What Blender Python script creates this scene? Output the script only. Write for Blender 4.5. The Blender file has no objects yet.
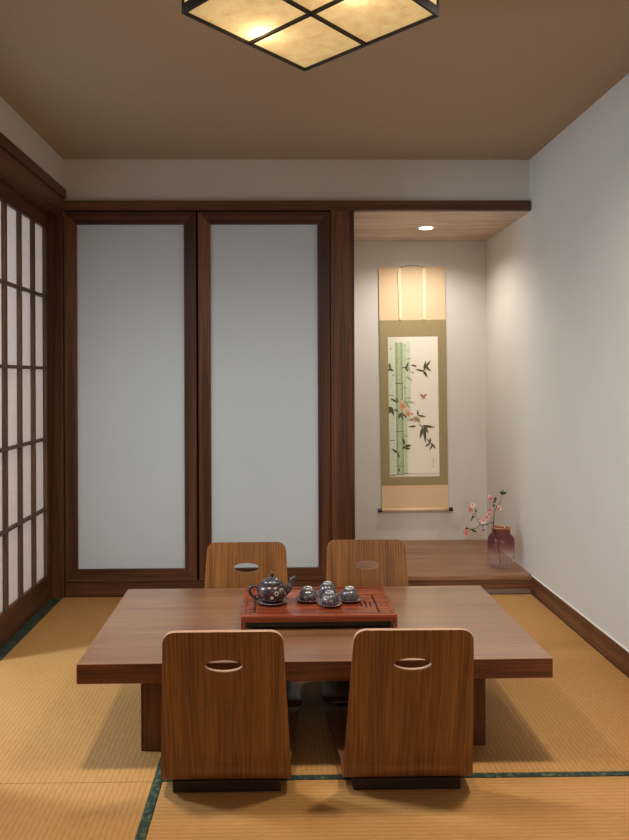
import bpy, bmesh, math, random
from mathutils import Vector, Matrix
random.seed(7)
PI = math.pi
COL = bpy.context.scene.collection
# ------------------------------------------------------------------ camera model
FPX, CX, CY, ROLL, YAW, PITCH, CAMZ = 700.0, 289.95, 379.02, .0038, .0143, -.0017, 1.25
def ray(u, v):
    cr, sr = math.cos(ROLL), math.sin(ROLL); a, b = u - CX, v - CY
    x, y2, z2 = (a*cr - b*sr)/FPX, 1.0, -(a*sr + b*cr)/FPX
    cp, sp = math.cos(PITCH), math.sin(PITCH)
    y, z = y2*cp - z2*sp, y2*sp + z2*cp
    c, s = math.cos(YAW), math.sin(YAW)
    return Vector((x*c + y*s, -x*s + y*c, z))
def on_y(u, v, Y):                      # point of the world plane y = Y
    d = ray(u, v); return Vector((0, 0, CAMZ)) + d*(Y/d.y)
# ------------------------------------------------------------------ materials
def new_mat(name):
    m = bpy.data.materials.new(name); m.use_nodes = True
    nt = m.node_tree; nt.nodes.clear()
    out = nt.nodes.new('ShaderNodeOutputMaterial'); b = nt.nodes.new('ShaderNodeBsdfPrincipled')
    nt.links.new(b.outputs[0], out.inputs[0])
    return m, nt, b, out
def srgb(r, g, b):
    f = lambda c: ((c/255+.055)/1.055)**2.4 if c/255 > .04045 else c/255/12.92
    return (f(r), f(g), f(b), 1)
def coords(nt, scale, loc=(0, 0, 0), kind='Object'):
    tc = nt.nodes.new('ShaderNodeTexCoord'); mp = nt.nodes.new('ShaderNodeMapping')
    mp.inputs['Scale'].default_value = scale; mp.inputs['Location'].default_value = loc
    nt.links.new(tc.outputs[kind], mp.inputs[0]); return mp.outputs[0]
def noise(nt, vec, sc, detail=4, rough=.55, dist=0):
    n = nt.nodes.new('ShaderNodeTexNoise'); n.inputs['Scale'].default_value = sc
    n.inputs['Detail'].default_value = detail; n.inputs['Roughness'].default_value = rough
    n.inputs['Distortion'].default_value = dist
    nt.links.new(vec, n.inputs['Vector']); return n.outputs['Fac']
def ramp(nt, fac, stops):
    r = nt.nodes.new('ShaderNodeValToRGB'); e = r.color_ramp.elements
    e[0].position, e[0].color = stops[0]; e[1].position, e[1].color = stops[-1]
    for p, c in stops[1:-1]:
        x = e.new(p); x.color = c
    nt.links.new(fac, r.inputs[0]); return r.outputs[0]
def mix(nt, fac, a, b, mode='MIX'):
    m = nt.nodes.new('ShaderNodeMix'); m.data_type = 'RGBA'; m.blend_type = mode
    for s, i in ((fac, 0), (a, 6), (b, 7)):
        if isinstance(s, (int, float)): m.inputs[i].default_value = s
        elif isinstance(s, tuple): m.inputs[i].default_value = s
        else: nt.links.new(s, m.inputs[i])
    return m.outputs[2]
def bump(nt, b, h, strength=.1, dist=.002):
    n = nt.nodes.new('ShaderNodeBump'); n.inputs['Strength'].default_value = strength
    n.inputs['Distance'].default_value = dist
    nt.links.new(h, n.inputs['Height']); nt.links.new(n.outputs[0], b.inputs['Normal'])
def wood(name, dark, light, axis, rough=.42, fine=1.0, loc=(0, 0, 0), spec=.4, ring=1.0, thin=None, coat=0):
    m, nt, b, out = new_mat(name)
    k = 'XYZ'.index(axis)
    s1 = [16.0*ring]*3; s1[k] = .55
    s2 = [260.0*fine]*3; s2[k] = 5.0
    s3 = [70.0]*3; s3[k] = 1.3
    if thin:
        for q in (s1, s2, s3): q['XYZ'.index(thin)] *= .03
    big = noise(nt, coords(nt, s1, loc), 1.0, 3, .5, .5)
    mid = noise(nt, coords(nt, s3, loc), 1.0, 3, .55, .25)
    fin = noise(nt, coords(nt, s2, loc), 1.0, 2, .5)
    base = ramp(nt, big, [(.30, dark), (.70, light)])
    st = ramp(nt, mid, [(.34, (.66, .62, .58, 1)), (.58, (1, 1, 1, 1))])
    fi = ramp(nt, fin, [(.36, (.48, .44, .4, 1)), (.54, (1.06, 1.06, 1.06, 1))])
    c = mix(nt, .7, base, st, 'MULTIPLY'); c = mix(nt, .75, c, fi, 'MULTIPLY')
    nt.links.new(c, b.inputs['Base Color'])
    b.inputs['Roughness'].default_value = rough; b.inputs['Specular IOR Level'].default_value = spec
    if coat: b.inputs['Coat Weight'].default_value = coat; b.inputs['Coat Roughness'].default_value = .28; b.inputs['Coat IOR'].default_value = 1.85
    bump(nt, b, fin, .10, .001)
    return m
def plain(name, col, rough=.6, spec=.3, metal=0, nscale=0, namt=.06, bmp=0):
    m, nt, b, out = new_mat(name)
    b.inputs['Roughness'].default_value = rough; b.inputs['Specular IOR Level'].default_value = spec
    b.inputs['Metallic'].default_value = metal
    sc = nscale or 20
    f = noise(nt, coords(nt, (1, 1, 1)), sc, 3)
    lo = tuple(c*(1-namt) for c in col[:3]) + (1,); hi = tuple(min(1, c*(1+namt)) for c in col[:3]) + (1,)
    nt.links.new(ramp(nt, f, [(.3, lo), (.7, hi)]), b.inputs['Base Color'])
    if bmp: bump(nt, b, f, bmp, .002)
    return m
DK, DL = srgb(68, 40, 26), srgb(126, 82, 55)
M = {}
M['frame_v'] = wood('stained_frame_wood_upright', DK, DL, 'Z', .4)
M['frame_h'] = wood('stained_frame_wood_level', DK, DL, 'X', .4)
M['frame_y'] = wood('stained_frame_wood_deep', DK, DL, 'Y', .4)
M['lattice'] = wood('lattice_wood', srgb(84, 66, 54), srgb(112, 90, 74), 'Z', .55)
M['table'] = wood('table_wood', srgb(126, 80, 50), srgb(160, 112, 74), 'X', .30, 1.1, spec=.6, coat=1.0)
M['table_side_shade'] = wood('table_wood_shaded', srgb(84, 42, 22), srgb(118, 66, 38), 'X', .4, .8)  # darker, redder copy of the table wood: shade of the sides put into colour
M['table_v'] = wood('table_leg_wood', srgb(94, 54, 28), srgb(118, 74, 44), 'Z', .4, .8)
M['chair'] = wood('chair_veneer', srgb(128, 80, 38), srgb(152, 101, 50), 'Z', .34, .9, spec=.5, ring=1.0, thin='Y')
M['chair_seat'] = wood('chair_seat_veneer', srgb(96, 62, 40), srgb(120, 80, 52), 'Y', .34, .7, thin='Z')
M['ply'] = plain('pale_plywood_edge', srgb(186, 150, 124), .5, .3, nscale=60)
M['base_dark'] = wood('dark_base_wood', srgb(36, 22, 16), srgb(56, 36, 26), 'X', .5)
M['niche_wood'] = wood('niche_platform_wood', srgb(136, 98, 72), srgb(168, 128, 98), 'X', .4, .8)
M['niche_ceiling'] = wood('niche_ceiling_wood', srgb(204, 180, 160), srgb(224, 202, 184), 'X', .5, .8)
M['tray'] = wood('red_tray_wood', srgb(116, 48, 26), srgb(156, 76, 44), 'X', .22, .6, spec=.5)
M['black'] = plain('black_lacquer', srgb(16, 15, 16), .3, .5)
M['wall'] = plain('white_wall_plaster', srgb(210, 206, 198), .9, .1, nscale=3, namt=.015)
M['ceiling'] = plain('tan_ceiling_paper', srgb(174, 153, 129), .95, .1, nscale=160, namt=.05)
M['floor'] = plain('subfloor', srgb(90, 66, 44), .8)
M['shadow_gap'] = plain('dark_gap', srgb(30, 20, 15), .8)
M['frosted'] = plain('frosted_glass', srgb(206, 222, 230), .5, .35, nscale=2, namt=.02)
def shoji_paper():
    m, nt, b, out = new_mat('shoji_paper')
    f = noise(nt, coords(nt, (1, 1, 1)), 50, 3); col = ramp(nt, f, [(.3, srgb(226, 214, 206)), (.7, srgb(238, 228, 220))])
    tr = nt.nodes.new('ShaderNodeBsdfTranslucent'); mx = nt.nodes.new('ShaderNodeMixShader'); mx.inputs[0].default_value = .45
    nt.links.new(col, tr.inputs[0]); nt.links.new(col, b.inputs['Base Color']); b.inputs['Roughness'].default_value = .85
    nt.links.new(b.outputs[0], mx.inputs[1]); nt.links.new(tr.outputs[0], mx.inputs[2]); nt.links.new(mx.outputs[0], out.inputs[0])
    return m
M['paper'] = shoji_paper()
M['peach'] = plain('peach_silk', srgb(224, 194, 158), .7, .2, nscale=120, namt=.05)
M['olive'] = plain('olive_brocade', srgb(158, 142, 104), .75, .2, nscale=150, namt=.2)
M['ribbon'] = plain('cream_ribbon', srgb(240, 220, 182), .6, .2)
M['metal'] = plain('white_metal_trim', srgb(225, 222, 215), .4, .4)
M['lampframe'] = plain('dark_lamp_frame', srgb(40, 32, 27), .5, .3)
M['strip'] = plain('base_strip', srgb(120, 100, 88), .45, .4)
def cloth_border():
    m, nt, b, out = new_mat('green_border_cloth')
    f = noise(nt, coords(nt, (1, 1, 1)), 420, 3)
    f2 = noise(nt, coords(nt, (1, 1, 1)), 60, 3)
    c = mix(nt, ramp(nt, f2, [(.5, (0, 0, 0, 1)), (.7, (1, 1, 1, 1))]), ramp(nt, f, [(.3, srgb(16, 32, 28)), (.7, srgb(30, 54, 47))]), srgb(92, 104, 66))
    nt.links.new(c, b.inputs['Base Color']); b.inputs['Roughness'].default_value = .75
    bump(nt, b, f, .3, .001); return m
M['heri'] = cloth_border()
def tatami(name, axis, loc=0.0):
    """straw mat; ribs lie along the other axis and repeat along `axis`"""
    m, nt, b, out = new_mat(name)
    tc = nt.nodes.new('ShaderNodeTexCoord'); sep = nt.nodes.new('ShaderNodeSeparateXYZ')
    nt.links.new(tc.outputs['Object'], sep.inputs[0])
    def math_(op, a, bb=None):
        n = nt.nodes.new('ShaderNodeMath'); n.operation = op
        for i, s in enumerate((a, bb)):
            if s is None: continue
            if isinstance(s, (int, float)): n.inputs[i].default_value = s
            else: nt.links.new(s, n.inputs[i])
        return n.outputs[0]
    t = math_('MULTIPLY', sep.outputs[axis], 2*PI/.0168)
    s = math_('SINE', t); s = math_('MULTIPLY_ADD', s, .5); s.node.inputs[2].default_value = .5
    o = 'Y' if axis == 'X' else 'X'
    w = math_('SINE', math_('MULTIPLY', sep.outputs[o], 2*PI/.006))
    sc = (30, 260, 1) if axis == 'Y' else (260, 30, 1)
    f = noise(nt, coords(nt, sc), 1, 3); g = noise(nt, coords(nt, (1, 1, 1)), 2.2, 3)
    col = ramp(nt, f, [(.3, srgb(166, 118, 64)), (.7, srgb(194, 148, 88))])
    col = mix(nt, .35, col, ramp(nt, g, [(.35, srgb(174, 126, 70)), (.65, srgb(190, 148, 92))]))
    col = mix(nt, .8, col, ramp(nt, s, [(.0, (.80, .76, .70, 1)), (.38, (1, 1, 1, 1))]), 'MULTIPLY')
    nt.links.new(col, b.inputs['Base Color']); b.inputs['Roughness'].default_value = .6
    b.inputs['Specular IOR Level'].default_value = .25
    h = math_('ADD', s, math_('MULTIPLY', w, .15)); bump(nt, b, h, .35, .001)
    return m
M['tatami_x'] = tatami('tatami_ribs_deep', 'X')
M['tatami_y'] = tatami('tatami_ribs_level', 'Y')
def glaze():
    m, nt, b, out = new_mat('dark_silver_glaze')
    v = coords(nt, (1, 1, 1)); f = noise(nt, v, 55, 4, .6, 1.0)
    c = ramp(nt, f, [(.3, srgb(66, 60, 62)), (.52, srgb(104, 102, 106)), (.72, srgb(160, 154, 150))])
    nt.links.new(c, b.inputs['Base Color']); b.inputs['Metallic'].default_value = .6
    b.inputs['Roughness'].default_value = .25; return m
M['glaze'] = glaze()
M['pot'] = plain('dark_brown_pot_glaze', srgb(82, 66, 68), .25, .6, metal=.5, nscale=40, namt=.25)
M['rosette'] = plain('silver_rosette', srgb(190, 180, 160), .3, .5, metal=.5)
M['ring'] = plain('silver_ring', srgb(186, 184, 184), .3, .5, metal=.6)
M['saucer'] = plain('pewter_saucer', srgb(130, 106, 104), .3, .6, metal=.5)
def lamp_paper():
    m, nt, b, out = new_mat('lit_lamp_paper')
    f = noise(nt, coords(nt, (1, 1, 1)), 22, 5, .65)
    col = ramp(nt, f, [(.3, srgb(214, 194, 150)), (.7, srgb(240, 226, 186))])
    tr = nt.nodes.new('ShaderNodeBsdfTranslucent'); di = nt.nodes.new('ShaderNodeBsdfDiffuse')
    em = nt.nodes.new('ShaderNodeEmission'); a1 = nt.nodes.new('ShaderNodeAddShader'); mx = nt.nodes.new('ShaderNodeMixShader')
    nt.links.new(col, tr.inputs[0]); nt.links.new(col, di.inputs[0])
    ec = mix(nt, 1.0, col, srgb(255, 238, 206), 'MULTIPLY')
    nt.links.new(ec, em.inputs[0]); em.inputs[1].default_value = LAMP_EMIT
    mx.inputs[0].default_value = .55
    nt.links.new(di.outputs[0], mx.inputs[1]); nt.links.new(tr.outputs[0], mx.inputs[2])
    nt.links.new(mx.outputs[0], a1.inputs[0]); nt.links.new(em.outputs[0], a1.inputs[1])
    nt.nodes.remove(b); nt.links.new(a1.outputs[0], out.inputs[0]); return m
LAMP_EMIT = .34
M['lamp_paper'] = lamp_paper()
def emit(name, col, s):
    m, nt, b, out = new_mat(name); nt.nodes.remove(b)
    e = nt.nodes.new('ShaderNodeEmission'); e.inputs[0].default_value = col; e.inputs[1].default_value = s
    nt.links.new(e.outputs[0], out.inputs[0]); return m
M['led'] = emit('lit_downlight_lens', srgb(255, 236, 205), 14)
def ombre_glass():
    m, nt, b, out = new_mat('ombre_purple_glass')
    tc = nt.nodes.new('ShaderNodeTexCoord'); sep = nt.nodes.new('ShaderNodeSeparateXYZ')
    nt.links.new(tc.outputs['Object'], sep.inputs[0])
    mr = nt.nodes.new('ShaderNodeMapRange'); mr.inputs[1].default_value = 0; mr.inputs[2].default_value = .24
    nt.links.new(sep.outputs['Z'], mr.inputs[0])
    col = ramp(nt, mr.outputs[0], [(.0, (.96, .94, .95, 1)), (.38, (.95, .90, .91, 1)), (.56, (.76, .56, .58, 1)), (.75, (.66, .38, .46, 1)), (.86, (.68, .42, .34, 1)), (1, (.84, .62, .46, 1))])
    t = nt.nodes.new('ShaderNodeBsdfTransparent'); g = nt.nodes.new('ShaderNodeBsdfGlossy'); g.inputs['Roughness'].default_value = .06
    d = nt.nodes.new('ShaderNodeBsdfDiffuse')
    lw = nt.nodes.new('ShaderNodeLayerWeight'); pw = nt.nodes.new('ShaderNodeMath'); pw.operation = 'POWER'; pw.inputs[1].default_value = 3.5; nt.links.new(lw.outputs['Facing'], pw.inputs[0])
    fr = nt.nodes.new('ShaderNodeMath'); fr.operation = 'MULTIPLY_ADD'; nt.links.new(pw.outputs[0], fr.inputs[0]); fr.inputs[1].default_value = .35; fr.inputs[2].default_value = .035
    mx0 = nt.nodes.new('ShaderNodeMixShader'); mx = nt.nodes.new('ShaderNodeMixShader')
    nt.links.new(col, t.inputs[0]); nt.links.new(col, d.inputs[0]); mx0.inputs[0].default_value = .035
    nt.links.new(t.outputs[0], mx0.inputs[1]); nt.links.new(d.outputs[0], mx0.inputs[2])
    nt.links.new(fr.outputs[0], mx.inputs[0]); nt.links.new(mx0.outputs[0], mx.inputs[1]); nt.links.new(g.outputs[0], mx.inputs[2])
    nt.nodes.remove(b); nt.links.new(mx.outputs[0], out.inputs[0]); return m
M['ombre'] = ombre_glass()
# ------------------------------------------------------------------ mesh builder
class MB:
    def __init__(s): s.v = []; s.f = []; s.m = []; s.mats = []
    def mi(s, mat):
        if mat not in s.mats: s.mats.append(mat)
        return s.mats.index(mat)
    def add(s, vs, fs, mat):
        o = len(s.v); s.v += [tuple(v) for v in vs]; k = s.mi(mat)
        for f in fs: s.f.append([i+o for i in f]); s.m.append(k)
        return s
    def box(s, x0, x1, y0, y1, z0, z1, mat):
        vs = [(x, y, z) for x in (x0, x1) for y in (y0, y1) for z in (z0, z1)]
        return s.add(vs, [(0, 1, 3, 2), (4, 6, 7, 5), (0, 4, 5, 1), (2, 3, 7, 6), (0, 2, 6, 4), (1, 5, 7, 3)], mat)
    def prism(s, pts, a, b, axis, mat):
        """polygon pts (2D) extruded from a to b along axis"""
        def P(p, t): return {'Y': (p[0], t, p[1]), 'Z': (p[0], p[1], t), 'X': (t, p[0], p[1])}[axis]
        n = len(pts); vs = [P(p, a) for p in pts] + [P(p, b) for p in pts]
        return s.add(vs, [list(range(n))[::-1], [n+i for i in range(n)]] + [(i, (i+1) % n, n+(i+1) % n, n+i) for i in range(n)], mat)
    def lathe(s, prof, mat, n=40, c=(0, 0, 0), close=False):
        vs = []; fs = []
        for r, z in prof:
            for k in range(n): vs.append((c[0]+r*math.cos(2*PI*k/n), c[1]+r*math.sin(2*PI*k/n), c[2]+z))
        for i in range(len(prof)-1):
            for k in range(n): fs.append((i*n+k, i*n+(k+1) % n, (i+1)*n+(k+1) % n, (i+1)*n+k))
        return s.add(vs, fs, mat)
    def tube(s, pts, rad, mat, n=10):
        pts = [Vector(p) for p in pts]; vs = []; fs = []
        rr = rad if isinstance(rad, (list, tuple)) else [rad]*len(pts)
        up = Vector((.13, .21, .97))
        for i, p in enumerate(pts):
            d = (pts[min(i+1, len(pts)-1)] - pts[max(i-1, 0)]).normalized()
            a = d.cross(up)
            if a.length < .05: a = d.cross(Vector((1, 0, 0)))
            a.normalize(); b = d.cross(a)
            for k in range(n): vs.append(p + (a*math.cos(2*PI*k/n) + b*math.sin(2*PI*k/n))*rr[i])
        for i in range(len(pts)-1):
            for k in range(n): fs.append((i*n+k, i*n+(k+1) % n, (i+1)*n+(k+1) % n, (i+1)*n+k))
        fs.append(list(range(n))[::-1]); fs.append([(len(pts)-1)*n+k for k in range(n)])
        return s.add(vs, fs, mat)
    def build(s, name, parent=None, bevel=0, smooth=False, loc=None, seg=2):
        me = bpy.data.meshes.new(name); me.from_pydata(s.v, [], s.f)
        for m in s.mats: me.materials.append(m)
        for p, k in zip(me.polygons, s.m): p.material_index = k
        bm = bmesh.new(); bm.from_mesh(me); bmesh.ops.recalc_face_normals(bm, faces=bm.faces); bm.to_mesh(me); bm.free()
        if smooth:
            for p in me.polygons: p.use_smooth = True
        o = bpy.data.objects.new(name, me); COL.objects.link(o)
        if parent: o.parent = parent
        if loc: o.location = loc
        if bevel:
            b = o.modifiers.new('bevel', 'BEVEL'); b.width = bevel; b.segments = seg; b.limit_method = 'ANGLE'
        return o
def spline(pts, n=8):
    P = [Vector(p) for p in pts]; out = []
    for i in range(len(P)-1):
        a, b, c, d = P[max(i-1, 0)], P[i], P[i+1], P[min(i+2, len(P)-1)]
        for k in range(n):
            t = k/n; out.append(.5*((2*b) + (c-a)*t + (2*a-5*b+4*c-d)*t*t + (3*b-a-3*c+d)*t**3))
    out.append(P[-1]); return out
def tag(o, label=None, cat=None, group=None, kind=None):
    for k, v in (('label', label), ('category', cat), ('group', group), ('kind', kind)):
        if v: o[k] = v
    return o
def empty(name, loc=(0, 0, 0), rz=0):
    o = bpy.data.objects.new(name, None); COL.objects.link(o); o.location = loc; o.rotation_euler = (0, 0, rz)
    o.empty_display_size = .1; return o
def copy_tree(o, parent=None):
    c = o.copy(); COL.objects.link(c)
    if parent: c.parent = parent
    for ch in list(o.children): copy_tree(ch, c)
    return c
# ------------------------------------------------------------------ room
L, R, B, CEIL, A, REAR = -1.235, 1.452, 4.03, 2.509, 4.906, -1.6
LD = -1.30                                  # plane of the sliding lattice doors
PH = .106                                   # platform height
XC = .429                                   # right side of the post
CZ = 2.208
W = M['wall']
def structure(mb, name, **k):
    o = mb.build(name, **k); o['kind'] = 'structure'; return o
structure(MB().box(-1.45, 1.6, REAR-.1, 5.05, -.12, -.045, M['floor']), 'floor')
structure(MB().box(-1.45, 1.6, REAR-.1, 5.05, CEIL, CEIL+.1, M['ceiling']), 'ceiling')
structure(MB().box(R, R+.12, REAR, A+.1, -.045, CEIL, W), 'wall_right')
structure(MB().box(L-.12, R, B+.012, B+.11, 2.262, CEIL, W).box(L-.12, XC-.02, B+.06, B+.11, -.045, 2.262, W), 'wall_back')
structure(MB().box(XC-.14, R, A, A+.1, -.045, CZ+.05, W), 'wall_niche_back')
structure(MB().box(XC-.14, XC, B+.11, A, -.045, CZ+.03, W), 'wall_niche_side')
structure(MB().box(L-.12, L-.004, REAR, B+.012, 2.328, CEIL, W), 'wall_left')
# rear wall (behind the camera) with a doorway at its right end
structure(MB().box(-1.45, .83, REAR-.1, REAR, -.045, CEIL, W).box(.83, R, REAR-.1, REAR, 2.1, CEIL, W), 'wall_rear')
# niche
structure(MB().box(XC, R, B-.015, A, PH-.024, PH, M['niche_wood']).box(XC, R, B-.013, B+.005, .028, PH-.024, M['frame_h'])
          .box(XC, R-.002, B-.010, B+.005, 0, .028, M['strip']), 'floor_niche')
structure(MB().box(XC, R, B+.012, A, CZ, CZ+.04, M['niche_ceiling']), 'ceiling_niche')
# header beam across, post, plinth under the doors
structure(MB().box(L-.01, R-.006, B-.018, B+.06, CZ+.003, 2.267, M['frame_h']), 'trim_1', bevel=.0015)
structure(MB().box(.293, XC, B-.012, B+.11, 0, CZ+.003, M['frame_v']), 'trim_2', bevel=.0015)
structure(MB().box(L, .29, B-.006, B+.05, 0, .083, M['frame_h']).box(L, .29, B+.05, B+.058, .083, CZ, M['shadow_gap']), 'trim_3', bevel=.001)
# framed frosted sliding doors
def slide_door(idx, x0, x1, ix0, ix1, y):
    o = empty('door_%d' % idx, ((x0+x1)/2, y, .087)); o['kind'] = 'structure'
    xm = (x0+x1)/2; a, b, c, d = x0-xm, x1-xm, ix0-xm, ix1-xm
    z0, z1, iz0, iz1 = 0, 2.203-.087, .158-.087, 2.132-.087
    e = .0007
    f = MB()
    f.prism([(a, z0), (c-e, iz0), (c-e, iz1), (a, z1)], -.018, .016, 'Y', M['frame_v'])
    f.prism([(b, z0), (b, z1), (d+e, iz1), (d+e, iz0)], -.018, .016, 'Y', M['frame_v'])
    f.prism([(a+e, z1), (c, iz1), (d, iz1), (b-e, z1)], -.018, .016, 'Y', M['frame_h'])
    f.prism([(a+e, z0), (b-e, z0), (d, iz0), (c, iz0)], -.018, .016, 'Y', M['frame_h'])
    f.build('door_frame', o, bevel=.0012)
    MB().box(c-.01, d+.01, -.002, .004, iz0-.01, iz1+.01, M['frosted']).build('frosted_panel', o)
slide_door(1, L+.004, -.479, -1.160, -.549, B+.006)
slide_door(2, -.467, .288, -.396, .218, B+.006)
# left wall: header, fascia, corner post, lattice sliding door, empty sill track
structure(MB().box(L-.08, L+.012, REAR, B+.012, 2.281, 2.335, M['frame_y']), 'trim_4', bevel=.0015)
structure(MB().box(L-.11, L, REAR, B-.002, 2.172, 2.279, M['frame_y']), 'trim_5', bevel=.0015)
structure(MB().box(L-.12, L, B-.03, B+.01, -.03, 2.18, M['frame_v']), 'trim_6', bevel=.0015)
def lattice_door(idx, y0, y1):
    o = empty('door_%d' % idx, (LD, y0, .0)); o['kind'] = 'structure'
    w = y1-y0; f = MB(); z0, zi0, zi1, z1 = -.03, .150, 2.090, 2.20
    f.box(-.035, 0, 0, .055, z0, z1, M['frame_v']); f.box(-.035, 0, w-.135, w, z0, z1, M['frame_v'])
    f.box(-.035, 0, .055, w-.135, z0, zi0, M['frame_y']); f.box(-.035, 0, .055, w-.135, zi1, z1, M['frame_y'])
    f.build('door_frame', o, bevel=.0015)
    g = MB(); x0, x1 = -.016, .004
    k = w-.135; g.box(x0, x1, k-.022, k, zi0, zi1, M['lattice'])
    ys = []; yy = k-.011-.191
    while yy > .07: ys.append(yy); yy -= .191
    for yv in ys: g.box(x0, x1, yv-.0125, yv+.0125, zi0, zi1, M['lattice'])
    for zz in (.528, .916, 1.309, 1.707): g.box(x0+.002, x1+.001, .055, k, zz-.0085, zz+.0085, M['lattice'])
    g.build('lattice', o, bevel=.001)
    MB().box(-.022, -.0175, .05, k+.005, zi0-.01, zi1+.01, M['paper']).build('paper_panel', o)
lattice_door(3, 3.10, 4.06)
# the door is slid aside: daylight comes in through the gap nearer the camera; further lattice doors up to the rear wall
lattice_door(4, 1.30, 2.26); lattice_door(5, .34, 1.30)
structure(MB().box(LD-.06, LD, REAR, .34, 0, 2.2, W), 'wall_left_rear')
# baseboard right
structure(MB().box(R-.008, R+.002, REAR, B-.015, 0, PH-.004, M['frame_y']).box(R-.0075, R+.002, REAR, B-.015, PH-.003, PH+.001, M['metal']), 'baseboard_right')
# ------------------------------------------------------------------ tatami mats
def mat(x0, x1, y0, y1, key, edges, label):
    o = empty('tatami_mat', (x0, y0, -.045)); tag(o, label, 'tatami mat', 'tatami mats covering the floor')
    w, d = x1-x0-.002, y1-y0-.002; h = .045
    MB().box(0, w, 0, d, 0, h-.001, M[key]).build('woven_surface', o, bevel=.001)
    for s in edges:
        b = {'L': (0, .033, 0, d), 'R': (w-.028, w, 0, d), 'N': (0, w, d-.026, d), 'S': (0, w, 0, .024), 'l': (0, .056, 0, d)}[s]
        MB().box(*b, h-.002, h+.0004, M['heri']).build('cloth_border', o)
XM = -.369; S = 2.176
mat(LD, XM, S, B-.008, 'tatami_x', 'lR', 'straw tatami mat along the left lattice door, left of the low table')
mat(LD, XM, .35, S, 'tatami_x', 'lR', 'straw tatami mat at the near left corner of the picture')
mat(XM, R-.008, S, B-.015, 'tatami_x', 'S', 'straw tatami mat under the low table, reaching to the wall niche')
mat(XM, R-.008, .35, S, 'tatami_y', '', 'straw tatami mat in front of the near chairs with ribs running crosswise')
MB().box(LD, R-.01, REAR, .348, -.045, -.002, M['tatami_x']).build('tatami_mat')
o = COL.objects['tatami_mat.004'] if 'tatami_mat.004' in COL.objects else bpy.data.objects[-1]
tag(o, 'straw tatami mat beneath the camera, out of the picture', 'tatami mat', 'tatami mats covering the floor')
# ------------------------------------------------------------------ low table
tb = empty('low_table', (.109, 2.612, 0), .009)
tag(tb, 'long low wooden table with thick top on slab legs in the middle of the mats', 'table')
hx, hy = .757, .394
top = MB().box(-hx, hx, -hy, hy, .287, .35, M['table']); top.mi(M['table_side_shade']); top.m = [0 if all(abs(top.v[i][2]-.35) < 1e-6 for i in f) else 1 for f in top.f]
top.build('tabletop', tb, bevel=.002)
for s in (-1, 1):
    MB().box(min(s*(hx-.175), s*(hx-.255)), max(s*(hx-.175), s*(hx-.255)), -hy+.14, hy-.14, 0, .287, M['table_v']).build('leg', tb, bevel=.0015)
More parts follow.
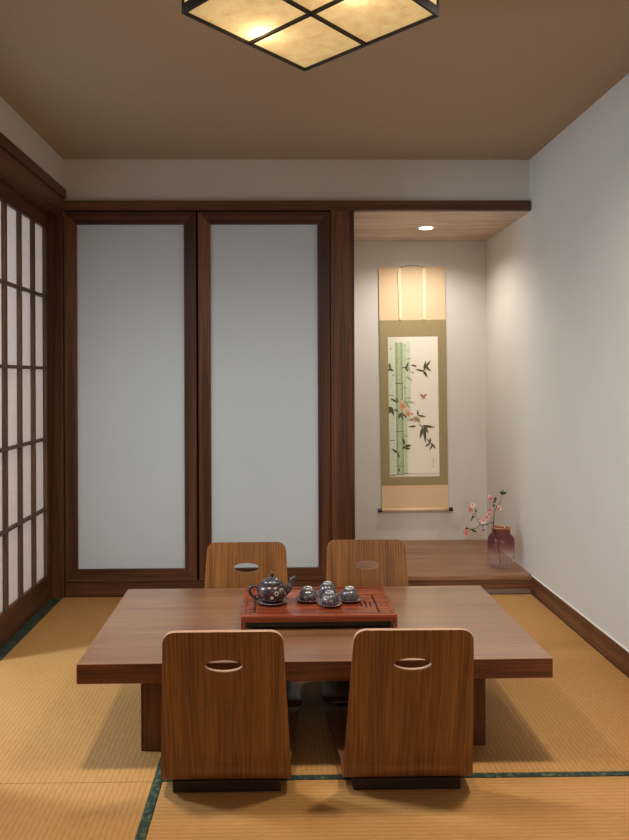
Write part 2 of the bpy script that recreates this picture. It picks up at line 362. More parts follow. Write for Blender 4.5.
# ------------------------------------------------------------------ bentwood floor chairs
def chair_shell():
    # profile of the sheet in (y, z): seat front -> bend -> leaning back
    prof = []
    r = .036
    prof += [(.408, .054), (.400, .060), (.388, .0635)]
    for k in range(1, 10): prof.append((.388 - k*.0412, .0415 + .022*(1-k/9)**1.6))
    y0 = prof[-1][0]; z0 = prof[-1][1]
    a_end = math.radians(102)     # back leans ~12 degrees
    for k in range(1, 13):
        a = a_end*k/12
        prof.append((y0 - r*math.sin(a), z0 + r*(1-math.cos(a))))
    yb, zb = prof[-1]
    dz = .530 - zb; lean = -.120 - yb
    n = 40
    for k in range(1, n+1):
        t = k/n; t2 = t if t < .9 else t
        prof.append((yb + lean*(t2*.92 + .08*t2*t2) - .006*math.sin(t2*PI), zb + dz*t2))
    # finer rows at both ends for the rounded corners
    def refine(pts, m):
        out = [pts[0]]
        for i in range(1, len(pts)):
            for j in range(1, m+1):
                out.append(tuple(pts[i-1][q] + (pts[i][q]-pts[i-1][q])*j/m for q in (0, 1)))
        return out
    prof = refine(prof[:3], 4) + prof[3:-4] + refine(prof[-5:], 5)[1:]
    s = [0]
    for i in range(1, len(prof)): s.append(s[-1] + math.hypot(prof[i][0]-prof[i-1][0], prof[i][1]-prof[i-1][1]))
    T = s[-1]; rc, rf = .036, .03
    def half(i):
        z = prof[i][1]
        t = max(0, min(1, (z-.08)/.42))
        h = .194 - .022*t
        if s[i] < .30: h = .194 + .034*(1 - s[i]/.30)**.8
        d = T - s[i]
        if d < rc: h -= rc - math.sqrt(max(0, rc*rc - (rc-d)**2))
        if s[i] < rf: h -= rf - math.sqrt(max(0, rf*rf - (rf-s[i])**2))
        return h
    nu = 25; th = .011
    top, bot = [], []
    for i, (y, z) in enumerate(prof):
        a = prof[max(i-1, 0)]; b = prof[min(i+1, len(prof)-1)]
        ty, tz = b[0]-a[0], b[1]-a[1]; l = math.hypot(ty, tz) or 1; ny, nz = tz/l, -ty/l   # towards the sitter / up
        h = half(i)
        for k in range(nu):
            x = -h + 2*h*k/(nu-1)
            top.append((x, y + ny*th/2, z + nz*th/2)); bot.append((x, y - ny*th/2, z - nz*th/2))
    m = MB(); n = len(prof); N = n*nu
    V, SEAT, PLY = M['chair'], M['chair_seat'], M['ply']
    quads_v, quads_s = [], []
    for i in range(n-1):
        dst = quads_s if s[i] < .36 else quads_v
        for k in range(nu-1):
            a = i*nu+k
            dst.append((a, a+1, a+nu+1, a+nu)); dst.append((N+a, N+a+nu, N+a+nu+1, N+a+1))
    m.add(top+bot, quads_v, V)
    k2 = m.mi(SEAT)
    for q in quads_s: m.f.append(list(q)); m.m.append(k2)
    kp = m.mi(PLY); ed = []
    for i in range(n-1):
        a = i*nu+nu-1; e2 = [(i*nu, (i+1)*nu, N+(i+1)*nu, N+i*nu), (a, N+a, N+a+nu, a+nu)]
        if T - s[i] < .06: ed += e2
        else:
            for q in e2: m.f.append(list(q)); m.m.append(k2)
    for k in range(nu-1):
        ed.append((k, N+k, N+k+1, k+1)); a = (n-1)*nu+k
        ed.append((a, a+1, N+a+1, N+a))
    for q in ed: m.f.append(list(q)); m.m.append(kp)
    o = m.build('bent_shell')
    # elliptical hand hole
    yh, zh = None, .424
    for i in range(1, n):
        if prof[i][1] > zh: yh = prof[i][0]; break
    c = MB(); pts = [(.054*math.cos(t*2*PI/48), .0195*math.sin(t*2*PI/48)) for t in range(48)]
    c.prism(pts, -.08, .08, 'Y', PLY)
    co = c.build('hole_cutter'); co.location = (0, yh, zh); co.rotation_euler = (math.atan2(.12, .45)*.8, 0, 0)
    bo = o.modifiers.new('hole', 'BOOLEAN'); bo.operation = 'DIFFERENCE'; bo.object = co; bo.solver = 'EXACT'
    bpy.context.view_layer.update()
    dg = bpy.context.evaluated_depsgraph_get()
    me = bpy.data.meshes.new_from_object(o.evaluated_get(dg), depsgraph=dg); me.name = 'bent_shell'
    o.modifiers.clear(); o.data = me
    bpy.data.objects.remove(co)
    for p in me.polygons:
        p.use_smooth = me.materials[p.material_index].name != 'pale_plywood_edge'
    for e in me.edges: pass
    me.set_sharp_from_angle(angle=math.radians(40))
    return o
def make_chair():
    root = empty('floor_chair'); sh = chair_shell(); sh.parent = root
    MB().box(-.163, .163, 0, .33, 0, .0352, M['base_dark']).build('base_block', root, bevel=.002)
    return root
ch = make_chair()
CH = [((-.165, 2.112), 0.0, 'legless bentwood chair at the near left of the low table, its back to the camera'),
      ((.380, 2.114), -.004, 'legless bentwood chair at the near right of the low table, its back to the camera'),
      ((-.149, 2.950), PI, 'legless bentwood chair on the far side of the low table behind the teapot'),
      ((.379, 2.980), PI, 'legless bentwood chair on the far side of the low table behind the teacups')]
for i, ((x, y), a, lab) in enumerate(CH):
    o = ch if i == 0 else copy_tree(ch)
    o.location = (x, y, .0005); o.rotation_euler = (0, 0, a)
    tag(o, lab, 'floor chair', 'legless chairs around the low table')
# ------------------------------------------------------------------ tea tray
TZ = .35
tr = empty('tea_tray', (.136, 2.664, TZ), .006)
tag(tr, 'reddish brown wooden tea tray with drain slots on the low table', 'tray')
hx, hy, H = .279, .172, .052
f = MB(); T_ = M['tray']
f.box(-hx, hx, -hy, -hy+.014, H-.023, H, T_).box(-hx, hx, hy-.014, hy, H-.023, H, T_)
f.box(-hx, -hx+.014, -hy+.014, hy-.014, H-.023, H, T_).box(hx-.014, hx, -hy+.014, hy-.014, H-.023, H, T_)
f.build('rim', tr, bevel=.0015)
# slatted top: board with through slots, laid over the dark drip drawer
slots = [(-.232, -.128, .010), (.222, -.128, .118)]
cut = [(-.236, -.229, -.125, .02), (-.212, -.206, -.05, .05), (-.196, -.190, -.035, .035), (.186, .1925, -.035, .03), (.200, .2065, -.072, .0), (.168, .1745, -.063, -.018), (.219, .2255, -.13, .085)]
cut = [(-.236, -.229, -.125, .09), (-.216, -.210, -.05, .03), (-.200, -.194, -.03, .01), (.163, .169, -.066, -.025), (.179, .185, -.078, .005), (.196, .202, -.070, -.014), (.217, .2235, -.13, .075)]
g = MB(); xs = sorted(set([-hx+.014, hx-.014] + [c for q in cut for c in q[:2]]))
for a, b in zip(xs[:-1], xs[1:]):
    hit = [q for q in cut if abs(q[0]-a) < 1e-6]
    if hit:
        q = hit[0]; g.box(a, b, -hy+.014, q[2], H-.010, H-.004, T_); g.box(a, b, q[3], hy-.014, H-.010, H-.004, T_)
    else: g.box(a, b, -hy+.014, hy-.014, H-.010, H-.004, T_)
g.build('slotted_board', tr)
MB().box(-hx+.016, hx-.016, -hy+.02, hy-.016, .006, H-.011, M['black']).build('drip_drawer', tr, bevel=.001)
for sx in (-1, 1):
    for sy in (-1, 1):
        x0, x1 = sorted((sx*hx, sx*(hx-.015))); y0, y1 = sorted((sy*hy, sy*(hy-.02)))
        MB().box(x0, x1, y0, y1, 0, H-.023, T_).build('foot', tr, bevel=.001)
TT = TZ + H - .004                    # height of the slotted board
def saucer(r, mat, h=.012):
    m = MB(); m.lathe([(0.0001, .003), (r*.45, .003), (r*.5, 0), (r*.58, 0), (r*.62, .003), (r*.98, h-.001), (r, h), (r*.985, h+.0012), (r*.6, .0062), (r*.4, .0052), (.0001, .0052)], mat, 40); return m
# teapot
PX, PY = -.033, 2.655
so = saucer(.060, M['saucer'], .010).build('teapot_saucer', smooth=True, loc=(PX, PY, TT))
tag(so, 'round dark saucer under the teapot on the red tray', 'saucer')
pot = empty('teapot', (PX, PY, TT+.0052)); tag(pot, 'dark glazed teapot with silver rosettes at the left of the red tea tray', 'teapot')
b = MB(); b.lathe([(.0001, 0), (.034, 0), (.036, .003), (.046, .012), (.0555, .028), (.058, .042), (.0545, .056), (.044, .068), (.036, .0715), (.034, .0715), (.034, .069), (.0001, .069)], M['pot'], 48)
b.build('pot_body', pot, smooth=True)
l = MB(); l.lathe([(.0001, .0716), (.0385, .0716), (.0395, .0735), (.034, .081), (.022, .0885), (.010, .092), (.0001, .0925)], M['glaze'], 40)
lid = l.build('lid', pot, smooth=True)
k = MB(); k.lathe([(.0001, .092), (.006, .092), (.0045, .096), (.0085, .101), (.009, .105), (.006, .109), (.0025, .111), (.0015, .116), (.0001, .1175)], M['pot'], 20)
k.build('knob', lid, smooth=True)
sp = MB(); sp.tube(spline([(.040, 0, .028), (.060, 0, .045), (.072, 0, .066), (.077, 0, .084), (.088, 0, .090)], 6), [.017 - .0105*(i/24)**.7 for i in range(25)], M['glaze'], 14)
sp.build('spout', pot, smooth=True)
hd = MB(); hd.tube(spline([(-.050, 0, .050), (-.066, 0, .058), (-.084, 0, .050), (-.083, 0, .032), (-.066, 0, .014), (-.048, 0, .014)], 6), .0056, M['pot'], 12)
hd.build('handle', pot, smooth=True)
ro = MB()
for a, z, s in ((-72, .044, .010), (-50, .050, .0115), (-30, .040, .008), (-90, .030, .007)):
    a = math.radians(a); r = .0565 if z < .047 else .0545
    c = Vector((math.cos(a)*r, math.sin(a)*r, z)); nrm = Vector((math.cos(a), math.sin(a), .15)).normalized()
    u = nrm.cross(Vector((0, 0, 1))).normalized(); v = nrm.cross(u)
    for q in range(6):
        t = q*PI/3; cc = c + (u*math.cos(t) + v*math.sin(t))*s*.6
        vs = [cc + nrm*.0025] + [cc + (u*math.cos(p*PI/4)+v*math.sin(p*PI/4))*s*.36 for p in range(8)]
        ro.add(vs, [(0, 1+p, 1+(p+1) % 8) for p in range(8)], M['rosette'])
ro.build('rosette_relief', pot)
# teacups upside down on their saucers
cup = empty('teacup'); cb = MB()
cb.lathe([(.0255, 0), (.0285, .0005), (.0305, .010), (.0308, .020), (.0290, .030), (.0245, .0385), (.0185, .0435), (.0150, .0455), (.0001, .0455)], M['glaze'], 36)
cb.lathe([(.0255, 0), (.0280, .012), (.0255, .032), (.0001, .042)], M['glaze'], 36)
cb.build('cup_bowl', cup, smooth=True)
MB().lathe([(.0160, .0440), (.0152, .0505), (.0144, .0515), (.0124, .0515), (.0116, .0462)], M['ring'], 28).build('foot_ring', cup, smooth=True)
r2 = MB()
for a, z in ((-95, .022), (-55, .020), (-130, .018)):
    a = math.radians(a); c = Vector((math.cos(a)*.0297, math.sin(a)*.0297, z)); nrm = Vector((math.cos(a), math.sin(a), 0))
    u = nrm.cross(Vector((0, 0, 1))); v = Vector((0, 0, 1))
    for q in range(5):
        t = q*2*PI/5; cc = c + (u*math.cos(t) + v*math.sin(t))*.0045
        vs = [cc + nrm*.0015] + [cc + (u*math.cos(p*PI/4)+v*math.sin(p*PI/4))*.003 for p in range(8)]
        r2.add(vs, [(0, 1+p, 1+(p+1) % 8) for p in range(8)], M['rosette'])
r2.build('rosette_relief', cup)
CU = [((.104, 2.672), .4, 'teacup nearest the teapot, upturned on a saucer', 'small dark saucer under the teacup nearest the teapot'),
      ((.183, 2.735), 1.9, 'rearmost of the four upturned teacups on the red tray', 'small dark saucer under the rearmost teacup'),
      ((.183, 2.618), -.5, 'frontmost of the four upturned teacups on the red tray', 'small dark saucer under the frontmost teacup'),
      ((.263, 2.668), 2.6, 'rightmost of the four upturned teacups on the red tray', 'small dark saucer under the rightmost teacup')]
sau = saucer(.047, M['saucer'], .010).build('cup_saucer', smooth=True)
for i, ((x, y), a, l1, l2) in enumerate(CU):
    c = cup if i == 0 else copy_tree(cup); s_ = sau if i == 0 else copy_tree(sau)
    s_.location = (x, y, TT); c.location = (x, y, TT+.0058); c.rotation_euler = (0, 0, a); c.scale = (1.08, 1.08, .9)
    tag(c, l1, 'teacup', 'teacups on the tea tray'); tag(s_, l2, 'saucer', 'saucers under the teacups')
# ------------------------------------------------------------------ hanging scroll
SY = A - .012
sc = empty('hanging_scroll', (.936, SY, 1.165)); sc.rotation_euler = (0, -.0095, 0)
sc.rotation_euler = (0, .0, 0)
tag(sc, 'tall hanging scroll with a bamboo painting on olive and peach cloth in the niche', 'hanging scroll')
sc.rotation_euler = (0, -.0105, 0)
def zz(z): return z - 1.165
MB().box(-.2325, .2325, 0, .002, zz(.315), zz(2.016), M['peach']).build('peach_cloth', sc)
MB().box(-.2325, .2325, -.0012, .0005, zz(.495), zz(1.652), M['olive']).build('olive_mount', sc)
MB().box(-.236, .236, -.004, .004, zz(2.010), zz(2.022), M['peach']).build('top_stave', sc, bevel=.0015)
rl = MB().tube([(-.2345, -.006, zz(.322)), (.2345, -.006, zz(.322))], .0125, M['peach'], 20).build('roller', sc, smooth=True)
for s in (-1, 1):
    MB().tube([(s*.2345, -.006, zz(.322)), (s*.262, -.006, zz(.322))], .0135, M['black'], 20).build('roller_knob', rl)
for x, dx in ((-.090, .004), (.084, -.002)):
    MB().prism([(x-.011, zz(2.012)), (x+.011, zz(2.012)), (x+.011+dx, zz(1.70)), (x+.006+dx, zz(1.655)), (x-.008+dx, zz(1.655)), (x-.009+dx, zz(1.70))], -.010, -.008, 'Y', M['ribbon']).build('hanging_ribbon', sc)
MB().tube(spline([(-.085, -.004, zz(2.020)), (-.03, -.004, zz(2.031)), (0, -.004, zz(2.034)), (.03, -.004, zz(2.031)), (.08, -.004, zz(2.020))], 5), .0016, M['base_dark'], 6).build('hanging_cord', sc)
# painting
PC = {}
def pcol(key, rgb):
    if key not in PC: PC[key] = plain('paint_' + key, srgb(*rgb), .85, .1, nscale=60, namt=.12)
    return PC[key]
def paint_paper():
    m, nt, b, out = new_mat('painting_paper')
    tc = nt.nodes.new('ShaderNodeTexCoord'); sep = nt.nodes.new('ShaderNodeSeparateXYZ'); nt.links.new(tc.outputs['Object'], sep.inputs[0])
    mr = nt.nodes.new('ShaderNodeMapRange'); mr.inputs[1].default_value = -.17; mr.inputs[2].default_value = -.02; mr.inputs[3].default_value = 1; mr.inputs[4].default_value = 0
    nt.links.new(sep.outputs['X'], mr.inputs[0])
    f = noise(nt, coords(nt, (9, 1, 3)), 1.2, 4)
    k = nt.nodes.new('ShaderNodeMath'); k.operation = 'MULTIPLY'; nt.links.new(mr.outputs[0], k.inputs[0]); nt.links.new(f, k.inputs[1])
    nt.links.new(mix(nt, k.outputs[0], srgb(240, 232, 216), srgb(180, 196, 160)), b.inputs['Base Color'])
    b.inputs['Roughness'].default_value = .85; return m
MB().box(-.176, .174, -.0022, 0, zz(.554), zz(1.534), paint_paper()).build('painting_sheet', sc)
def pp(px, py):      # picture place on the sheet, from a 50.5 x 139.4 grid
    return ((px-413.6)/50.4*.350, (406.6-py)/139.4*.980 + zz(1.044))
art = MB(); layer = [0.0]
def quadpoly(pts, key, rgb):
    layer[0] += .000012
    y = -.0026 - layer[0]
    art.add([(x, y, z) for x, z in pts], [list(range(len(pts)))], pcol(key, rgb))
def stalk(x0, x1, ys, keyc, rgbs):
    for a, b in zip(ys[:-1], ys[1:]):
        n = 7
        for i in range(n):
            t0, t1 = i/n, (i+1)/n; e = abs((t0+t1)-1)
            c = tuple(int(p*(1-e**1.6) + q*e**1.6) for p, q in zip(rgbs[0], rgbs[1]))
            xa, xb = x0+(x1-x0)*t0, x0+(x1-x0)*t1
            quadpoly([pp(xa, a+.5), pp(xb, a+.5), pp(xb, b-.5), pp(xa, b-.5)], '%s%d' % (keyc, int(e*4)), c)
        quadpoly([pp(x0-.6, b-.5), pp(x1+.6, b-.5), pp(x1+.6, b+.1), pp(x0-.6, b+.1)], 'node', (88, 98, 62))
stalk(389.5, 393.5, [352, 395, 440, 475], 'faint', ((206, 220, 190), (214, 224, 200)))
stalk(407.2, 410.5, [341, 359, 398, 420], 'faint', ((206, 220, 190), (214, 224, 200)))
stalk(403.6, 406.6, [343, 388, 436, 473], 'pale', ((190, 210, 168), (204, 218, 186)))
stalk(395.6, 402.9, [342, 383.3, 431.4, 466, 474], 'green', ((190, 202, 164), (136, 158, 118)))
def leaf(a, b, w, key='leaf', rgb=(92, 94, 70)):
    (x0, y0), (x1, y1) = a, b; dx, dy = x1-x0, y1-y0; l = math.hypot(dx, dy) or 1; w *= 1.22; nx, ny = -dy/l*w/2, dx/l*w/2
    P = []
    for t, k in ((0, .15), (.2, .8), (.4, 1), (.65, .75), (.85, .35), (1, 0)): P.append((x0+dx*t+nx*k, y0+dy*t+ny*k))
    for t, k in ((.85, .35), (.65, .75), (.4, 1), (.2, .8), (0, .15)): P.append((x0+dx*t-nx*k, y0+dy*t-ny*k))
    quadpoly([pp(*p) for p in P], key, rgb)
def c3(x, y): return (380+x/8.4, 330+y/8.4)
def c4(x, y): return (380+x/8.99, 400+y/8.99)
LT = (158, 174, 138)
for a, b, w in [((372, 330), (432, 256), 2.2), ((372, 335), (388, 258), 1.8), ((378, 300), (436, 352), 2.0), ((368, 345), (402, 398), 2.2), ((370, 348), (296, 328), 1.6),
                ((312, 305), (258, 292), 1.4), ((222, 325), (242, 266), 2.0), ((232, 318), (190, 312), 1.6), ((218, 315), (238, 350), 1.6), ((86, 325), (78, 272), 2.0), ((84, 322), (68, 340), 1.8),
                ((84, 322), (116, 346), 1.8), ((150, 606), (78, 568), 1.8), ((92, 640), (72, 700), 2.6), ((90, 640), (112, 720), 2.4), ((80, 650), (66, 640), 2.0), ((160, 690), (196, 760), 2.0), ((165, 690), (150, 750), 1.8),
                ((172, 690), (228, 740), 1.6), ((150, 680), (110, 660), 1.6)]:
    leaf(c3(*a), c3(*b), w)
for a, b, w in [((230, 300), (262, 360), 1.2), ((228, 392), (276, 432), 1.4), ((228, 392), (214, 400), 1.2), ((262, 350), (290, 362), 1.2), ((210, 600), (296, 610), 1.4), ((215, 610), (250, 660), 1.6), ((205, 600), (215, 560), 1.2), ((120, 380), (96, 370), 1.4), ((230, 620), (190, 590), 1.8), ((85, 160), (100, 150), 1.6)]:
    leaf(c3(*a), c3(*b), w, 'leaf_light', LT)
for a, b, w in [((340, 140), (334, 86), 1.6), ((340, 138), (412, 150), 1.6), ((318, 232), (246, 238), 1.6), ((372, 232), (494, 244), 2.2), ((380, 240), (352, 350), 2.4), ((392, 240), (404, 386), 2.6), ((400, 240), (430, 300), 2.0),
                ((444, 388), (446, 336), 1.8), ((446, 386), (396, 420), 1.6), ((452, 386), (500, 440), 1.8), ((468, 400), (438, 452), 1.4), ((212, 400), (194, 328), 2.0), ((214, 412), (190, 436), 1.8), ((212, 410), (278, 404), 2.2),
                ((208, 425), (266, 438), 2.0), ((150, 470), (94, 430), 1.8), ((152, 470), (162, 520), 1.6), ((100, 110), (86, 60), 1.8), ((106, 90), (120, 140), 1.8), ((152, 640), (166, 606), 1.4)]:
    leaf(c4(*a), c4(*b), w)
for a, b in (((388, 330), (352, 345)), ((372, 240), (345, 215)), ((440, 385), (412, 340)), ((160, 600), (120, 560))):
    leaf(c4(*a) if b[1] < 230 or b[0] == 412 else c3(*a), c4(*b) if b[1] < 230 or b[0] == 412 else c3(*b), .8, 'twig', (104, 92, 66))
def blob(c, r, key, rgb, n=5):
    for q in range(n):
        t = q*2*PI/n + .3; cx, cy = c[0]+math.cos(t)*r*.55, c[1]+math.sin(t)*r*.55
        quadpoly([pp(cx+r*.55*math.cos(p*PI/5), cy+r*.55*math.sin(p*PI/5)) for p in range(10)], key, rgb)
    quadpoly([pp(c[0]+r*.3*math.cos(p*PI/4), c[1]+r*.3*math.sin(p*PI/4)) for p in range(8)], key+'_core', tuple(int(v*.78) for v in rgb))
blob(c3(188, 640), 3.0, 'bloom', (222, 152, 116)); blob(c3(216, 672), 2.6, 'bloom2', (232, 196, 168)); blob(c3(232, 702), 2.3, 'bloom', (222, 152, 116)); blob(c3(266, 702), .9, 'bud', (196, 96, 74))
blob(c3(185, 600), 1.6, 'bloom2', (232, 196, 168))
def bird(c, s, key, rgb):
    x, y = c
    leaf((x-1.2*s, y), (x+1.9*s, y+1.6*s), 2.2*s, key, rgb)
    leaf((x, y), (x-3.4*s, y-2.1*s), 1.0*s, key+'_wing', tuple(int(v*.62) for v in rgb)); leaf((x+.6*s, y), (x+3.6*s, y-2.1*s), 1.0*s, key+'_wing', tuple(int(v*.62) for v in rgb))
    leaf((x+.4*s, y+.8*s), (x-1.2*s, y+2.2*s), .9*s, key, rgb)
bird(c3(362, 556), 1.1, 'bird', (206, 136, 96)); 
x, y = c3(300, 752); leaf((x-4, y-.6), (x+4.2, y-1.2), 4.6, 'bird_two', (186, 168, 128)); leaf((x+2, y), (x+4.5, y+3.2), 2.2, 'bird_two', (186, 168, 128)); blob(c3(262, 752), 1.1, 'bud', (170, 110, 88)); leaf((x-1, y-1), (x+3, y+1.2), 2.0, 'bird_two_wing', (140, 122, 88))
for i, (dx, dy, l, v) in enumerate([(0, 0, 1.2, 0), (-.4, .6, .9, 1), (.3, 1.6, 1.0, 0), (-.2, 2.4, .8, 1), (0, 3.2, 1.1, 0), (.2, 4.2, .8, 1), (-.9, 6.6, 1.2, 0), (-.7, 7.4, .8, 0), (-.4, 7.0, .8, 1)]):
    x, y = 432.6+dx, 459.2+dy
    leaf((x-l/2, y), (x+l/2, y+.1), .35, 'ink', (120, 108, 92)) if not v else leaf((x, y-l/2), (x+.1, y+l/2), .35, 'ink', (120, 108, 92))
quadpoly([pp(389.6, 473.2), pp(437.5, 473.0), pp(437.5, 473.5), pp(389.6, 473.7)], 'inkline', (176, 170, 140))
art.build('bamboo_painting', sc)
# ------------------------------------------------------------------ vase with blossoms
VX, VY = 1.327, 4.195
va = empty('glass_vase', (VX, VY, PH)); tag(va, 'round glass vase shading from purple neck to clear foot, on the niche platform', 'vase')
m = MB()
out_ = [(.0001, .002), (.045, .000), (.062, .004), (.073, .016), (.0785, .036), (.079, .10), (.079, .150), (.0765, .172), (.069, .188), (.058, .199), (.0545, .205), (.0535, .222), (.055, .234), (.057, .238)]
inn = [(.0555, .240), (.052, .236), (.0505, .222), (.0515, .205), (.066, .185), (.0735, .170), (.076, .150), (.0755, .036), (.068, .016), (.04, .010), (.0001, .010)]
m.lathe(out_ + inn, M['ombre'], 56); m.build('vase_body', va, smooth=True)
def ribbed():
    k = MB()
    for q in range(18):
        a = 2*PI*q/18
        k.tube([(math.cos(a)*r, math.sin(a)*r, z) for r, z in ((.060, .006), (.0725, .017), (.0785, .036), (.0795, .06))], [.0016, .002, .002, .0008], M['ombre'], 6)
    return k
ribbed().build('foot_ribs', va, smooth=True)
MB().lathe([(.0535, .236), (.0575, .239), (.0575, .242), (.0535, .242), (.0535, .236)], plain('gilt_rim', srgb(196, 150, 120), .3, .5, metal=.5), 40).build('rim', va, smooth=True)
br = empty('blossom_branch', (VX-.02, VY, PH+.012)); tag(br, 'branch of pink blossoms standing in the purple glass vase', 'flower branch')
inv = Vector((VX-.02, VY, PH+.012))
def bp(u, v, dy=0): return on_y(u, v, VY+dy) - inv
TW = plain('twig_bark', srgb(78, 58, 44), .7, .2)
t = MB()
stem = [(.02, .0, .001), (.0, -.01, .10), (-.025, -.005, .225)]
def tw(pts, r0, r1):
    s_ = spline(pts, 6); n = len(s_); t.tube(s_, [r0+(r1-r0)*i/(n-1) for i in range(n)], TW, 7)
J = bp(493.6, 522, -.015)
tw(stem + [J], .003, .0026)
tw([J, bp(494.0, 517, -.02), bp(494.6, 511.5, -.02), bp(497.5, 507, -.01), bp(499.4, 503.9, 0), bp(502.7, 493.5, .01)], .0026, .0013)
J2 = bp(480.5, 524.6, -.05)
tw([J, bp(489.5, 523, -.03), bp(485.5, 524.3, -.04), J2, bp(477.5, 520, -.06), bp(475.6, 514, -.06), bp(475.3, 507, -.07)], .0026, .0012)
tw([J2, bp(477, 527.5, -.06), bp(473.5, 528.7, -.065), bp(468, 528.6, -.07), bp(466, 525.5, -.07)], .002, .0011)
tw([bp(483.5, 524.4, -.045), bp(483.3, 528, -.05)], .0015, .001)
tw([bp(476, 515.5, -.06), bp(472.5, 518.5, -.055), bp(469.3, 521, -.06)], .0014, .0009)
tw([bp(494.8, 510.5, -.02), bp(492.5, 504, -.03), bp(491, 499, -.03)], .0014, .0009)
t.build('twig', br, smooth=True)
PK = [plain('pink_petal', srgb(232, 178, 172), .6, .2, nscale=150, namt=.12), plain('pale_petal', srgb(242, 212, 204), .6, .2, nscale=150), plain('deep_pink_petal', srgb(218, 140, 138), .6, .2, nscale=150)]
ST = plain('stamen', srgb(150, 40, 60), .6, .2); LG = plain('dark_leaf', srgb(52, 70, 46), .5, .3, nscale=80, namt=.2)
def blossom(u, v, dy, r, facing, mats):
    o = MB(); c = bp(u, v, dy); n = Vector(facing).normalized(); a = n.cross(Vector((.1, .2, 1))).normalized(); b_ = n.cross(a)
    for ring, (nn, rr, lift) in enumerate(((5, r, .0), (5, r*.72, .35))):
        for q in range(nn):
            t0 = q*2*PI/nn + ring*.6; d = a*math.cos(t0) + b_*math.sin(t0); s_ = n.cross(d)
            grid = []
            for i in range(5):
                f_ = i/4; wd = rr*.52*math.sin(PI*min(.93, f_*.85+.08))
                for j in range(-2, 3):
                    grid.append(c + d*(rr*f_) + s_*(wd*j/2) + n*(rr*(.12+lift)*f_*f_*1.6 + rr*.10*(j/2)**2 + ring*.0012))
            o.add(grid, [(i*5+j, i*5+j+1, (i+1)*5+j+1, (i+1)*5+j) for i in range(4) for j in range(4)], random.choice(mats))
    for q in range(7):
        t0 = q*2*PI/7; d = a*math.cos(t0) + b_*math.sin(t0)
        o.tube([c, c + n*r*.35 + d*r*.15, c + n*r*.55 + d*r*.28], [.0006, .0005, .0011], ST, 5)
    o.build('blossom', br, smooth=True)
P0, P1, P2 = PK
for u, v, dy, r, fc, ms in [(472.6, 505.6, -.07, .017, (-.1, -1, .5), [P1, P0]), (470.2, 509.4, -.06, .016, (-.6, -1, 0), [P0, P2]), (491.3, 499.0, -.03, .015, (-.5, -1, .2), [P2, P0]), (489.6, 496.8, -.02, .011, (-.4, -.8, .9), [P1]),
                            (498.4, 508.4, -.01, .018, (.4, -1, .3), [P1, P1, P0]), (490.3, 510.6, -.04, .013, (-.3, -1, .3), [P2, P0]), (488.6, 514.2, -.03, .014, (-.2, -1, .1), [P0, P1]), (483.2, 520.8, -.06, .020, (-.2, -1, .4), [P0, P1]),
                            (486.6, 517.6, -.045, .015, (.2, -1, .4), [P0]), (479.8, 519.8, -.055, .011, (-.7, -1, .3), [P0, P1]), (483.2, 529.6, -.05, .010, (-.2, -1, -.6), [P2]), (466.2, 532.4, -.075, .020, (-.3, -1, .1), [P2, P0]), (468.8, 530.8, -.065, .012, (.3, -1, .3), [P0]),
                            (473.8, 514.8, -.065, .009, (.2, -1, .2), [P1, P0])]:
    blossom(u, v, dy, r, fc, ms)
def leaf3(u, v, dy, ln, w, d, up):
    o = MB(); c = bp(u, v, dy); d = Vector(d).normalized(); s_ = d.cross(Vector(up)).normalized(); n = s_.cross(d)
    g = []
    for i in range(7):
        f_ = i/6; wd = w*math.sin(PI*(f_*.94+.03))/2
        for j in (-1, 0, 1): g.append(c + d*ln*f_ + s_*wd*j + n*(abs(j)*w*.18 - ln*.12*f_*f_))
    o.add(g, [(i*3+j, i*3+j+1, (i+1)*3+j+1, (i+1)*3+j) for i in range(6) for j in range(2)], LG)
    o.build('leaf', br, smooth=True)
for a in [(502.7, 494.5, .01, .030, .014, (-.6, -.3, .5), (0, -1, .2)), (502.7, 494.5, .01, .030, .014, (.7, -.2, .5), (0, -1, .2)), (502.7, 494.0, .01, .020, .012, (.1, -.7, .2), (0, -.2, 1)), (502.7, 494.0, .01, .024, .012, (0, .2, 1), (0, -1, .2)),
          (494.5, 501, -.02, .028, .016, (.3, -.2, 1), (0, -1, .1)), (493, 502.5, -.025, .020, .012, (.6, -.3, .4), (0, -1, .1)), (496.5, 505.5, -.01, .016, .009, (-.2, -.3, -.8), (0, -1, .1)), (495, 504.5, -.02, .022, .010, (-.5, -.3, -.3), (0, -1, .1)),
          (475.3, 513.5, -.06, .026, .012, (-.5, -.3, -.3), (0, -1, .1)), (474.8, 516.5, -.06, .026, .013, (-.7, -.3, -.15), (0, -1, .1)), (475, 512, -.065, .018, .010, (.3, -.3, .6), (0, -1, .1)), (472.2, 518, -.055, .020, .009, (-.4, -.2, -.8), (0, -1, .1)),
          (470.2, 529.2, -.06, .042, .014, (.95, -.2, -.42), (0, -1, .3)), (465, 529, -.07, .020, .012, (.7, -.3, .3), (0, -1, .2)), (483, 524.8, -.05, .018, .009, (-.6, -.4, -.2), (0, -1, .2)), (487, 523.8, -.035, .016, .009, (-.3, -.4, -.5), (0, -1, .2))]:
    leaf3(*a)
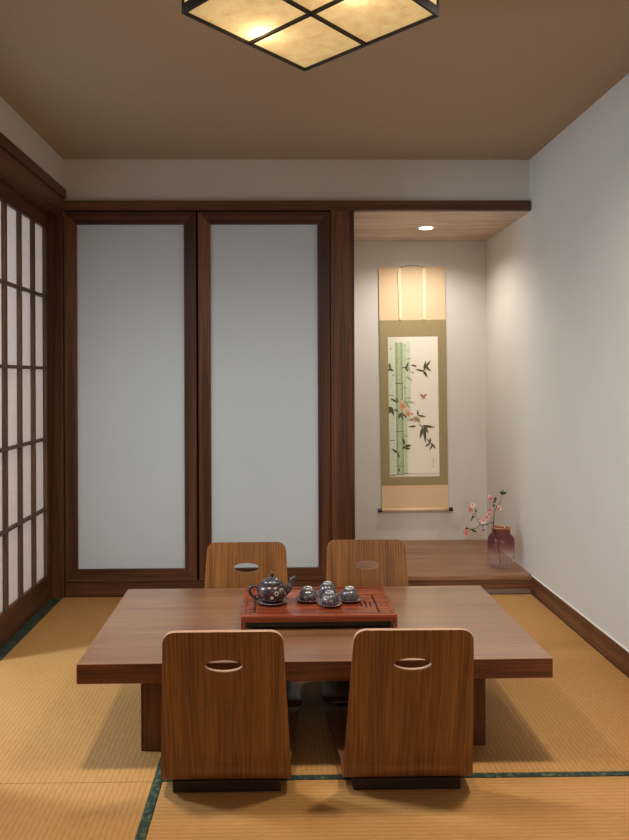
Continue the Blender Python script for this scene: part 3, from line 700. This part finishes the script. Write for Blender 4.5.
# ------------------------------------------------------------------ ceiling lamp
LZ = 2.315
LC = Vector((.0955, 2.057, LZ)); side = .268
lp = empty('ceiling_lamp', LC, math.radians(45.8)); tag(lp, 'square paper ceiling lamp with dark frame, turned cornerwise and lit', 'ceiling lamp')
h = CEIL - LZ; fr = MB(); F_ = M['lampframe']; bw = .008
for s in (-1, 1):
    a0, a1 = sorted((s*side, s*(side-bw)))
    fr.box(a0, a1, -side, side, 0, .028, F_).box(-side+bw, side-bw, a0, a1, 0, .028, F_)
    fr.box(a0, a1, -side, side, h-.012, h, F_).box(-side+bw, side-bw, a0, a1, h-.012, h, F_)
    for q in (-1, 1):
        b0, b1 = sorted((q*side, q*(side-bw))); fr.box(a0, a1, b0, b1, .02, h-.012, F_)
fr.box(-.005, .005, -side+bw, side-bw, 0, .010, F_).box(-side+bw, side-bw, -.005, .005, 0, .010, F_)
fr.build('lamp_frame', lp)
LPM = M['lamp_paper']; q = side-bw-.001
for sx in (-1, 1):
    for sy in (-1, 1):
        x0, x1 = sorted((sx*.003, sx*(q+.0015))); y0, y1 = sorted((sy*.003, sy*(q+.0015)))
        MB().add([(x0, y0, .0085), (x1, y0, .0085), (x1, y1, .0085), (x0, y1, .0085)], [(0, 1, 2, 3)], LPM).build('paper_pane', lp)
for k in range(4):
    o = MB().add([(-q, side-.004, .02), (q, side-.004, .02), (q, side-.004, h-.006), (-q, side-.004, h-.006)], [(0, 1, 2, 3)], LPM).build('paper_side', lp)
    o.rotation_euler = (0, 0, k*PI/2)
# ------------------------------------------------------------------ niche downlight
dl = empty('downlight', (.941, 4.48, CZ)); tag(dl, 'small round lit downlight recessed in the wooden niche ceiling', 'downlight')
MB().lathe([(.042, -.0005), (.052, -.0035), (.056, -.002), (.057, .0)], M['metal'], 36).build('trim_ring', dl, smooth=True)
MB().lathe([(.0001, -.0015), (.0425, -.0015)], M['led'], 36).build('lens', dl)
# ------------------------------------------------------------------ lights
def light(name, typ, loc, energy, col, rot=None, **k):
    d = bpy.data.lights.new(name, typ); d.energy = energy; d.color = col
    for a, b in k.items(): setattr(d, a, b)
    o = bpy.data.objects.new(name, d); COL.objects.link(o); o.location = loc
    if rot is not None:
        o.rotation_euler = (Vector(rot) - Vector(loc)).to_track_quat('-Z', 'Y').to_euler()
    return o
WARM, NEUT, DAY = (1, .80, .56), (1, .91, .80), (.92, .96, 1)
# bulbs inside the paper lamp
light('bulb', 'POINT', (-.055, 2.185, LZ+.04), .9, WARM, shadow_soft_size=.02)
light('bulb', 'POINT', (.215, 1.945, LZ+.04), .9, WARM, shadow_soft_size=.02)
# niche spot
light('niche_spot', 'SPOT', (.941, 4.48, CZ-.006), 48, (1, .94, .86), (.941, 4.50, 0), spot_size=2.6, spot_blend=.85, shadow_soft_size=.03)
# daylight through the gap of the lattice doors
light('daylight_left', 'AREA', (-2.5, 2.58, 1.95), 50, (.70, .85, 1), (-.9, 2.66, 0), shape='RECTANGLE', size=.14, size_y=.45)
# light of the neighbouring room through the rear doorway
light('next_room', 'AREA', (.85, -3.2, 2.2), 65, NEUT, (1.2, 2.4, 0), shape='RECTANGLE', size=.06, size_y=.5)
# added soft fill from above, behind the camera; an unseen helper lamp
light('rear_fill', 'AREA', (0, -.7, CEIL-.03), 11, NEUT, (0, -.5, 0), shape='RECTANGLE', size=1.4, size_y=.9)
for x in (-.65, .75): light('overhead_fill', 'SPOT', (x, 1.95, CEIL-.01), 118, NEUT, (x, 2.55, 0), spot_size=math.radians(135), spot_blend=1.0, shadow_soft_size=.09)  # added unseen spots, make up for the weak light of the paper lamp
# ------------------------------------------------------------------ world, camera, view
w = bpy.data.worlds.new('world'); bpy.context.scene.world = w; w.use_nodes = True
bg = w.node_tree.nodes['Background']; bg.inputs[0].default_value = (.75, .85, 1, 1); bg.inputs[1].default_value = 1.1
cd = bpy.data.cameras.new('camera'); cam = bpy.data.objects.new('camera', cd); COL.objects.link(cam)
fw = ray(CX, CY).normalized(); rt = (ray(CX+1, CY) - ray(CX, CY)).normalized(); up = (ray(CX, CY-1) - ray(CX, CY)).normalized()
cam.matrix_world = Matrix.Translation((0, 0, CAMZ)) @ Matrix((rt, up, -fw)).transposed().to_4x4()
cd.sensor_fit = 'VERTICAL'; cd.sensor_height = 24; cd.lens = 24*FPX/840
cd.shift_x = (314.5-CX)/840; cd.shift_y = (CY-420)/840; cd.clip_start = .05
s = bpy.context.scene; s.camera = cam
s.view_settings.view_transform = 'Standard'; s.view_settings.look = 'None'; s.view_settings.gamma = 1
s.view_settings.exposure = 0.12
s.cycles.max_bounces = 8; s.cycles.diffuse_bounces = 5; s.cycles.transparent_max_bounces = 12
